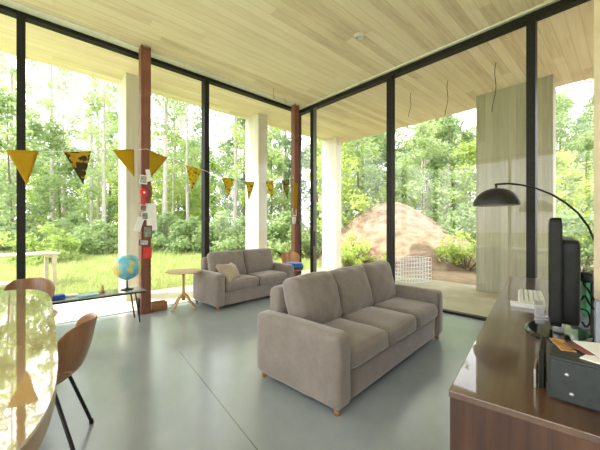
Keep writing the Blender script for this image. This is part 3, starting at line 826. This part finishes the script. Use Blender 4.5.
b = MB(); b.box((-0.33, 0.045, 0.15), (0.05, 0.012, 0.006)); b.box((-0.33, 0.045, 0.165), (0.05, 0.012, 0.006)); b.build('speaker_trim', M['silver'], tv)
# wall-mount style clamp and cables behind the television
p = ond(592, 277, 1.60)
t = thing('clamp_light', 'small black clip lamp behind the television at the right edge', 'lamp', (p.x, p.y, SZ))
hh = p.z - SZ
b = MB(); b.lathe([(0, 0), (0.05, 0), (0.05, 0.012), (0, 0.014)], n=20); b.build('base', M['black_plastic'], t)
b = MB(); b.tube([(0, 0, 0.01), (0.01, 0.0, hh * 0.5), (0, 0, hh)], 0.007, 8); b.build('stem', M['black_metal'], t)
b = MB(); b.soft((-0.02, 0.02, hh), (0.09, 0.05, 0.055), 0.018, 8); b.build('head', M['black_plastic'], t)
def cable(name, pix, r, lab, mat):
    pts = [ond(*q) for q in pix]
    # Catmull-Rom smoothing
    out = []
    P = [pts[0]] + pts + [pts[-1]]
    for i in range(1, len(P) - 2):
        for s in range(6):
            u = s / 6
            out.append(0.5 * ((2 * P[i]) + (P[i + 1] - P[i - 1]) * u + (2 * P[i - 1] - 5 * P[i] + 4 * P[i + 1] - P[i + 2]) * u * u + (3 * P[i] - P[i - 1] - 3 * P[i + 1] + P[i + 2]) * u ** 3))
    out.append(pts[-1])
    b = MB(); b.tube(out, r, 6)
    tag(b.build(name, mat), lab, 'cable', 'cables behind the television')
cable('cable', [(581.5, 272, 1.62), (584, 284, 1.62), (589, 291, 1.56), (597, 305, 1.5)], 0.005, 'upper black cable looping behind the television', M['black_plastic'])
cable('cable', [(581.5, 300, 1.6), (585, 296, 1.6), (591, 306, 1.55), (599, 312, 1.5)], 0.005, 'middle black cable looping behind the television', M['black_plastic'])
cable('cable', [(581.5, 309, 1.6), (588, 312, 1.62), (590, 322, 1.63), (586, 327, 1.63), (582, 322, 1.62)], 0.005, 'lowest black cable, curled on the sideboard behind the television', M['black_plastic'])
def lying(name, lab, cat, u, v, z, s, rz, mat, group=None):
    b = MB(); b.mm((-s[0] / 2, -s[1] / 2, 0), (s[0] / 2, s[1] / 2, s[2]), min(0.002, s[2] * 0.3))
    return tag(b.build(name, mat, None, sbp(u, v, z), SA + rz), lab, cat, group)
lying('green_box', 'flat bright green box standing behind the television', 'box', 1.42, 0.50, SZ, (0.24, 0.03, 0.26), R(3), M['green_card'])
lying('orange_box', 'small orange box on the sideboard beyond the television', 'box', 1.62, 0.37, SZ, (0.10, 0.07, 0.06), R(8), M['orange_card'])
lying('grey_book', 'pale grey book lying flat under the cables', 'book', 1.30, 0.475, SZ, (0.20, 0.12, 0.05), R(4), M['blue_file'])
# keyboard
kb = thing('keyboard', 'white computer keyboard on the sideboard in front of the television', 'keyboard', sbp(1.92, 0.22), SA + R(2))
b = MB(); b.soft((0, 0, 0.011), (0.56, 0.17, 0.022), 0.008, 6); b.build('case', M['white_plastic'], kb)
b = MB()
for i in range(17):
    for j in range(5):
        b.box((-0.25 + i * 0.031, -0.062 + j * 0.031, 0.026), (0.024, 0.024, 0.010))
b.build('keys', M['key_white'], kb)
lying('white_box', 'narrow white box on the sideboard at the near end of the keyboard', 'box', 1.58, 0.205, SZ, (0.06, 0.21, 0.03), R(2), M['white_plastic'])
lying('letter_rack', 'silver rack standing between the keyboard and the television foot', 'rack', 1.40, 0.27, SZ, (0.15, 0.05, 0.08), R(2), M['silver'])
# charcoal drawer box in front with papers on top
db = thing('drawer_box', 'charcoal grey box with two small knobs on the near end of the sideboard', 'box', sbp(0.165, 0.285), SA - R(6))
b = MB(); b.mm((0.004, -0.34, 0.0), (0.24, 0, 0.145), 0.004); b.build('casing', M['charcoal'], db)
b = MB(); b.mm((-0.004, -0.335, 0.006), (0.004, -0.006, 0.139), 0.0015); d1 = b.build('drawer', M['charcoal'], db)
for y, z in ((-0.050, 0.098), (-0.062, 0.036)):
    b = MB(); b.lathe([(0, -0.006), (0.005, -0.005), (0.007, 0), (0.0, 0.002)], (-0.006, y, z), 14, m=Matrix.Rotation(R(90), 4, 'Y')); b.build('knob', M['silver'], d1)
def onbox(name, lab, cat, u, v, z, s, rz, mat, group=None): return lying(name, lab, cat, u, v, SZ + 0.145 + z, s, rz, mat, group)
gp = 'papers on the charcoal box'
onbox('leaflet', 'orange and brown patterned leaflet on the charcoal box, leftmost of the papers', 'leaflet', 0.32, 0.33, 0, (0.13, 0.045, 0.004), R(14), M['orange_card'], gp)
onbox('leaflet', 'brown leaflet with white edges lying on the charcoal box between the other papers', 'leaflet', 0.30, 0.385, 0.005, (0.11, 0.05, 0.003), R(35), M['brown_paper'], gp)
onbox('envelope', 'white envelope on the charcoal box beside the grey blue file', 'envelope', 0.27, 0.46, 0.001, (0.20, 0.11, 0.004), R(-24), M['paper'], gp)
onbox('envelope', 'second white envelope lying crosswise on top of the papers', 'envelope', 0.30, 0.44, 0.009, (0.18, 0.09, 0.003), R(22), M['paper'], gp)
# upright dark folder stack left of the box
lying('dark_folder', 'black folder leaning against the left side of the charcoal box', 'folder', 0.33, 0.274, SZ, (0.20, 0.016, 0.135), R(-3), M['black_plastic'])
lying('grey_folder', 'thin grey folder standing next to the black folder', 'folder', 0.27, 0.252, SZ, (0.12, 0.008, 0.07), R(-3), M['steel'])
# grey blue file standing at the right edge
p = ond(597, 226, 1.13)
t = thing('lever_arch_file', 'grey blue file standing upright at the right edge of the sideboard', 'file', (p.x + 0.075, p.y - 0.035, SZ), SA - R(2))
b = MB(); b.mm((-0.03, -0.16, 0), (0.02, 0.045, 0.31), 0.003); b.build('cover', M['blue_file'], t)
b = MB(); b.mm((-0.022, -0.165, 0.006), (0.012, -0.16, 0.30)); b.build('pages', M['paper'], t)

# ------------------------------------------------------------------ arc lamp
ld = 3.45
lc = ond(496.2, 205.5, ld)
base = Vector((4.55, 0.42, 0))
la = thing('arc_lamp', 'tall arching floor lamp with a dark dome shade, behind the sideboard', 'lamp', (base.x, base.y, 0))
rel = lambda v: v - base
rad = 20.2 / F_ * ld
b = MB()
dome = [(rad * math.cos(R(90) * i / 14), rad * 0.86 * math.sin(R(90) * i / 14)) for i in range(15)]
inner = [(r * 0.975, z * 0.97) for r, z in reversed(dome)]
prof = dome + [(0.0, dome[-1][1])] 
b.lathe([(r, z) for r, z in dome], rel(lc), 44, 0)
b.lathe([(r, z) for r, z in inner], rel(lc), 44, 1)
b.lathe([dome[0], inner[-1]], rel(lc), 44, 0)
b.build('shade', [M['lamp_metal'], M['lamp_inside']], la)
b = MB(); b.lathe([(0, 0.03), (0.03, 0.04), (0.045, 0.075), (0.03, 0.11), (0.018, 0.14), (0.018, 0.2), (0, 0.2)], rel(lc), 18); b.build('bulb', M['bulb'], la)
top = lc + Vector((0, 0, rad * 0.86))
b = MB(); b.lathe([(0.012, -0.01), (0.014, 0.03), (0.0, 0.035)], rel(top), 14); b.build('cap', M['lamp_metal'], la)
pix = [(495, 184.5, ld), (508, 183.5, ld), (522, 185, ld * .995), (537, 188.5, ld * .99), (552, 194.5, ld * .985), (566, 203, ld * .98), (578, 213, ld * .975), (588, 226, ld * .97), (595, 242, ld * .965), (599.5, 262, ld * .96), (602, 285, ld * .958)]
pts = [rel(ond(*q)) for q in pix]
e = pts[-1]
pts += [Vector((e.x * 0.5, e.y * 0.5, 0.55)), Vector((0, 0, 0.05))]
b = MB(); b.tube(pts, 0.011, 10); b.build('arm', M['lamp_metal'], la)
b = MB(); b.lathe([(0, 0), (0.16, 0), (0.16, 0.045), (0.15, 0.055), (0.016, 0.058), (0.0, 0.07)], (0, 0, 0), 36); b.build('base', M['lamp_metal'], la)

# ------------------------------------------------------------------ outdoors: benches, mound, wire cage
def plank_table(label, name, c, L, W, z, rz, cat):
    t = thing(name, label, cat, (c[0], c[1], -0.13), rz)
    n = 4 if W > 0.5 else 2
    for k in range(n):
        w = W / n
        b = MB(); b.mm((-L / 2, -W / 2 + k * w + 0.008, z), (L / 2, -W / 2 + (k + 1) * w - 0.008, z + 0.045), 0.006); b.build('plank', M['weathered'], t)
    for sx in (-1, 1):
        b = MB()
        x = sx * (L / 2 - 0.12)
        b.mm((x - 0.04, -W / 2 + 0.02, 0), (x + 0.04, -W / 2 + 0.10, z)); b.mm((x - 0.04, W / 2 - 0.10, 0), (x + 0.04, W / 2 - 0.02, z)); b.mm((x - 0.03, -W / 2 + 0.1, z - 0.09), (x + 0.03, W / 2 - 0.1, z - 0.01)); b.build('trestle', M['weathered'], t)
    return t
plank_table('weathered plank table on the lawn beyond the left window', 'garden_table', (-0.62, 10.0), 2.5, 0.75, 0.80, R(12), 'table')
plank_table('low pale bench on the lawn, nearer the house than the plank table', 'garden_bench', (-0.55, 8.0), 1.7, 0.36, 0.40, R(6), 'bench')

def mound(name, lab, cx, cy, rx, ry, h, seed, mat):
    rng = np.random.RandomState(seed)
    n = 60; vs = []; fs = []
    ks = [(rng.uniform(.4, 3.2), rng.uniform(.4, 3.2), rng.uniform(0, 6.28), rng.uniform(.01, .05)) for _ in range(16)]
    for i in range(n + 1):
        for j in range(n + 1):
            u, v = 2 * i / n - 1, 2 * j / n - 1
            r = math.hypot(u, v)
            z = h * max(0.0, 1 - r ** 1.6) * (1 + 0.15 * math.sin(3 * u + seed))
            z += h * sum(a * math.sin(fx * 3 * u + fy * 3 * v + p) for fx, fy, p, a in ks) * max(0, 1 - r)
            vs.append((cx + u * rx, cy + v * ry, -0.2 + z))
    for i in range(n):
        for j in range(n):
            a = i * (n + 1) + j
            fs.append((a, a + n + 1, a + n + 2, a + 1))
    b = MB(); b.add(vs, fs, True)
    return tag(b.build(name, mat), lab, 'mound')
mp = ond(398, 226, 14.5)
mound('dirt_mound', 'big sandy mound of excavated earth outside beyond the terrace', mp.x, mp.y, 3.9, 4.4, 2.35, 3, M['soil'])
p = ond(413, 226, 7.75)
t = thing('wire_cage', 'pale wire mesh cage standing outside at the terrace edge, behind the long sofa', 'cage', (p.x, p.y, -0.02), R(-20))
W_, D_, H_ = 0.72, 0.5, 0.62
for (nm, o0, e1, L1) in (('mesh_panel', Vector((-W_ / 2, -D_ / 2, 0)), Vector((1, 0, 0)), W_), ('mesh_panel', Vector((-W_ / 2, D_ / 2, 0)), Vector((1, 0, 0)), W_), ('mesh_panel', Vector((-W_ / 2, -D_ / 2, 0)), Vector((0, 1, 0)), D_), ('mesh_panel', Vector((W_ / 2, -D_ / 2, 0)), Vector((0, 1, 0)), D_)):
    b = MB(); k = int(L1 / 0.09)
    for i in range(k + 1):
        q = o0 + e1 * (L1 * i / k); b.tube([q, q + Vector((0, 0, H_))], 0.006, 5)
    for j in range(7):
        q = o0 + Vector((0, 0, 0.01 + (H_ - 0.02) * j / 6)); b.tube([q, q + e1 * L1], 0.006, 5)
    b.build(nm, M['white_wire'], t)

# ------------------------------------------------------------------ vegetation
def leaf_mesh(name, centres, radii, per, size, seed, mat, flat=0.0):
    rng = np.random.RandomState(seed)
    n = len(centres) * per
    cc = np.repeat(np.array(centres), per, 0); rr = np.repeat(np.array(radii), per, 0)
    d = rng.normal(size=(n, 3)); d /= np.linalg.norm(d, axis=1)[:, None]
    rad = rng.uniform(0.25, 1, n) ** 0.6
    pos = cc + d * (rad * 1.0)[:, None] * rr[:, None] * np.array([1, 1, 0.75])
    nrm = rng.normal(size=(n, 3)); nrm[:, 2] = np.abs(nrm[:, 2]) + 0.5; nrm /= np.linalg.norm(nrm, axis=1)[:, None]
    a = np.cross(nrm, rng.normal(size=(n, 3))); a /= np.linalg.norm(a, axis=1)[:, None]
    bvec = np.cross(nrm, a)
    s = size * rng.uniform(0.6, 1.3, n)[:, None]
    v = np.empty((n, 4, 3))
    v[:, 0] = pos - a * s * 0.6; v[:, 1] = pos + bvec * s * 0.32 - nrm * s * 0.06; v[:, 2] = pos + a * s * 0.6; v[:, 3] = pos - bvec * s * 0.32 - nrm * s * 0.06
    me = bpy.data.meshes.new(name)
    me.vertices.add(n * 4); me.vertices.foreach_set('co', v.reshape(-1))
    me.loops.add(n * 4); me.loops.foreach_set('vertex_index', np.arange(n * 4, dtype=np.int32))
    me.polygons.add(n); me.polygons.foreach_set('loop_start', np.arange(0, n * 4, 4, dtype=np.int32))
    me.polygons.foreach_set('loop_total', np.full(n, 4, dtype=np.int32))
    me.materials.append(mat); me.update(); me.validate()
    o = bpy.data.objects.new(name, me); C.objects.link(o)
    return o
def make_tree(h, crown0, crown_r, ncl, per, leaf, seed, bark, lm, tr):
    rng = random.Random(seed)
    root = bpy.data.objects.new('forest_tree', None); C.objects.link(root)
    b = MB(); bx, by = rng.uniform(-.5, .5), rng.uniform(-.5, .5)
    def axis(t): return Vector((bx * math.sin(t * 2.4), by * math.sin(t * 1.9), h * t))
    b.tube([axis(i / 9) for i in range(10)], [tr * (1 - 0.86 * i / 9) for i in range(10)], 9)
    cs = []; rs = []
    for k in range(ncl):
        t = crown0 + (0.98 - crown0) * (k + rng.random()) / ncl
        a = rng.uniform(0, 6.28)
        prof = math.sin(math.pi * min(1, max(0.05, (t - crown0) / (1 - crown0) * 0.85 + 0.12)))
        r = crown_r * prof * rng.uniform(0.25, 1.0)
        c = axis(t) + Vector((math.cos(a) * r, math.sin(a) * r, rng.uniform(-.2, .5)))
        cs.append(tuple(c)); rs.append(rng.uniform(0.5, 0.95) * crown_r * 0.42)
        s = axis(max(0.05, t - 0.07))
        b.tube([s, (s + c) / 2 + Vector((0, 0, 0.15)), c], [tr * 0.22 * (1.1 - t), tr * 0.16 * (1.1 - t), 0.008], 5, cap=False)
    b.build('trunk', bark, root)
    f = leaf_mesh('foliage', cs, rs, per, leaf, seed, lm); f.parent = root
    return root
protos = {
    'slim': [make_tree(15, 0.30, 2.0, 30, 50, 0.20, 11, M['pale_bark'], M['leaf'], 0.14), make_tree(17, 0.42, 1.8, 26, 46, 0.20, 12, M['pale_bark'], M['leaf'], 0.17)],
    'pale': [make_tree(14, 0.22, 2.3, 38, 80, 0.19, 13, M['pale_bark'], M['leaf_light'], 0.12)],
    'dense': [make_tree(12, 0.06, 2.8, 60, 110, 0.23, 14, M['bark'], M['leaf'], 0.16), make_tree(13, 0.10, 2.6, 56, 110, 0.23, 15, M['bark'], M['leaf_dark'], 0.17)],
    'young': [make_tree(6.5, 0.05, 1.7, 42, 70, 0.20, 16, M['bark'], M['leaf_light'], 0.06), make_tree(7.5, 0.04, 1.9, 44, 70, 0.22, 17, M['bark'], M['leaf'], 0.07)],
}
used_p = set()
LAB = {'slim': 'tall thin trunked tree in the woods seen through %s', 'pale': 'tall light green tree with pale trunk seen through %s',
       'dense': 'broad leafy tree filling the woods seen through %s', 'young': 'young leafy tree at the woods edge seen through %s'}
placed = []
def plant(kind, px, d, k, where, sc=1.0):
    need = {'slim': 2.2, 'pale': 2.4, 'dense': 3.6, 'young': 2.4}[kind]
    for _ in range(40):
        q = ond(px, 226, d)
        if all((q.xy - a).length > max(need, b_) for a, b_ in placed): break
        d += 0.6
    placed.append((q.xy.copy(), need))
    p = protos[kind][k % len(protos[kind])]
    if id(p) not in used_p: used_p.add(id(p)); o = p
    else: o = copy_tree(p)
    q = ond(px, 226, d)
    o.location = (q.x, q.y, -0.15); o.rotation_euler = (0, 0, (px * 7.13 + d * 3.7) % 6.28); o.scale = (sc, sc, sc * (0.92 + 0.16 * ((px * 0.37) % 1)))
    lab = LAB[kind] % where
    tag(o, lab, 'tree', lab.split(' seen')[0] + 's behind ' + where)
rng = random.Random(77)
panes = [('the leftmost panes', -60, 118), ('the pane between the posts', 118, 300), ('the sliding glass door', 318, 388), ('the pane left of the pier', 392, 480), ('the glass right of the pier', 545, 640)]
spec = {0: (9, 3, 9, 8), 1: (7, 2, 11, 9), 2: (2, 1, 6, 3), 3: (2, 1, 7, 5), 4: (1, 1, 5, 4)}
for i, (w, a, bb) in enumerate(panes):
    ns, npale, nd, ny = spec[i]
    for n_, kind, d0, d1 in ((ns, 'slim', 15.5, 32), (npale, 'pale', 17, 26), (nd, 'dense', 27, 42), (ny, 'young', 15.5, 21)):
        if i >= 2: d0, d1 = d0 * 0.95, d1 * 0.85
        for k in range(n_):
            px = a + (bb - a) * (k + 0.5 + rng.uniform(-.35, .35)) / n_
            plant(kind, px, rng.uniform(d0, d1), k, w, rng.uniform(0.85, 1.2))
for kind in protos:
    for p in protos[kind]:
        if id(p) not in used_p:
            for ch in list(p.children): bpy.data.objects.remove(ch)
            bpy.data.objects.remove(p)

# shrubs
def make_shrub(name, r, h, ncl, per, leaf, seed, lm):
    rg = random.Random(seed)
    root = bpy.data.objects.new(name, None); C.objects.link(root)
    cs, rs = [], []; b = MB()
    for k in range(ncl):
        a = rg.uniform(0, 6.28); q = math.sqrt(rg.random()) * r; z = rg.uniform(0.15, 1) * h * (1 - 0.4 * q / r)
        c = Vector((math.cos(a) * q, math.sin(a) * q, z)); cs.append(tuple(c)); rs.append(r * rg.uniform(.25, .42))
        b.tube([(c.x * 0.15, c.y * 0.15, 0), (c.x * 0.6, c.y * 0.6, c.z * 0.55), c], [0.02, 0.014, 0.006], 5, cap=False)
    b.build('stems', M['bark'], root)
    f = leaf_mesh('foliage', cs, rs, per, leaf, seed, lm); f.parent = root
    return root
sh = {'light': make_shrub('garden_shrub', 1.1, 1.7, 26, 60, 0.17, 31, M['leaf_light']), 'green': make_shrub('garden_shrub', 1.3, 2.1, 30, 65, 0.19, 32, M['leaf'])}
used_s = set()
def shrub(kind, px, d, sc, lab, group=None):
    o = sh[kind] if kind not in used_s else copy_tree(sh[kind]); used_s.add(kind)
    q = ond(px, 226, d); o.location = (q.x, q.y, -0.15); o.rotation_euler = (0, 0, px % 6.28); o.scale = (sc, sc, sc)
    tag(o, lab, 'shrub', group)
shrub('light', 43, 12.2, 0.95, 'bright yellow green shrub behind the plank table, next to the left mullion', None)
for px, d, sc in ((-30, 16, 1.1), (10, 17, 1.0), (80, 16.5, 1.1), (104, 15, 0.9)):
    shrub('green', px, d, sc, 'green shrub at the lawn edge seen through the leftmost panes', 'shrubs behind the leftmost panes')
for px, d, sc in ((165, 17, 1.15), (190, 16, 1.0), (222, 16.5, 1.15), (240, 15.5, 1.0), (278, 14, 0.95), (292, 15, 1.1)):
    shrub('green', px, d, sc, 'green shrub at the lawn edge seen through the pane between the posts', 'shrubs behind the pane between the posts')
shrub('light', 352, 12.0, 0.75, 'light green shrub at the foot of the earth mound by the far column')
shrub('light', 372, 13.0, 0.45, 'small light green tuft growing on the left slope of the earth mound')
shrub('light', 356, 14.0, 0.4, 'small light green tuft highest on the left slope of the earth mound')
for px_, d_, sc_ in ((364, 11.6, 0.35), (376, 12.2, 0.3), (350, 12.4, 0.35), (383, 11.4, 0.35)):
    shrub('light', px_, d_, sc_, 'one of the low green weed tufts at the left foot of the earth mound', 'weed tufts at the foot of the mound')
shrub('light', 345, 11.0, 0.5, 'low light green shrub right beside the far concrete column')
shrub('light', 466, 10.5, 0.8, 'light green shrub just left of the concrete pier')
shrub('green', 458, 13.5, 1.2, 'green shrub at the right foot of the earth mound')
shrub('green', 580, 9.5, 1.0, 'green shrub right of the concrete pier, behind the television')
shrub('light', 566, 13, 1.2, 'light green shrub right of the concrete pier, farther back')

# lawn grass
rg = np.random.RandomState(5)
n = 60000
px = rg.uniform(-40, 340, n); d = 5.5 + 16 * rg.uniform(0, 1, n) ** 1.5
lat = (px - 300) / F_ * d
gx = s_ * d + c_ * lat; gy = c_ * d - s_ * lat
ok = (gy > YR + 0.12) & ((gx < 9.0))
gx, gy, d = gx[ok], gy[ok], d[ok]; n = len(gx)
hh = rg.uniform(0.06, 0.17, n) * (1 + np.clip((d - 9) / 6, 0, 1.2)); an = rg.uniform(0, 6.28, n); w = rg.uniform(0.006, 0.014, n) * (1 + d / 8)
lx, ly = rg.normal(0, 0.05, n), rg.normal(0, 0.05, n)
v = np.empty((n, 3, 3)); z0 = np.full(n, -0.14)
v[:, 0] = np.stack([gx - np.cos(an) * w, gy - np.sin(an) * w, z0], 1)
v[:, 1] = np.stack([gx + np.cos(an) * w, gy + np.sin(an) * w, z0], 1)
v[:, 2] = np.stack([gx + lx, gy + ly, z0 + hh], 1)
me = bpy.data.meshes.new('lawn_grass')
me.vertices.add(n * 3); me.vertices.foreach_set('co', v.reshape(-1))
me.loops.add(n * 3); me.loops.foreach_set('vertex_index', np.arange(n * 3, dtype=np.int32))
me.polygons.add(n); me.polygons.foreach_set('loop_start', np.arange(0, n * 3, 3, dtype=np.int32)); me.polygons.foreach_set('loop_total', np.full(n, 3, dtype=np.int32))
me.materials.append(M['grass']); me.update()
o = bpy.data.objects.new('lawn_grass', me); C.objects.link(o)
tag(o, 'sunlit yellow green grass covering the lawn outside', 'grass', None, 'stuff')
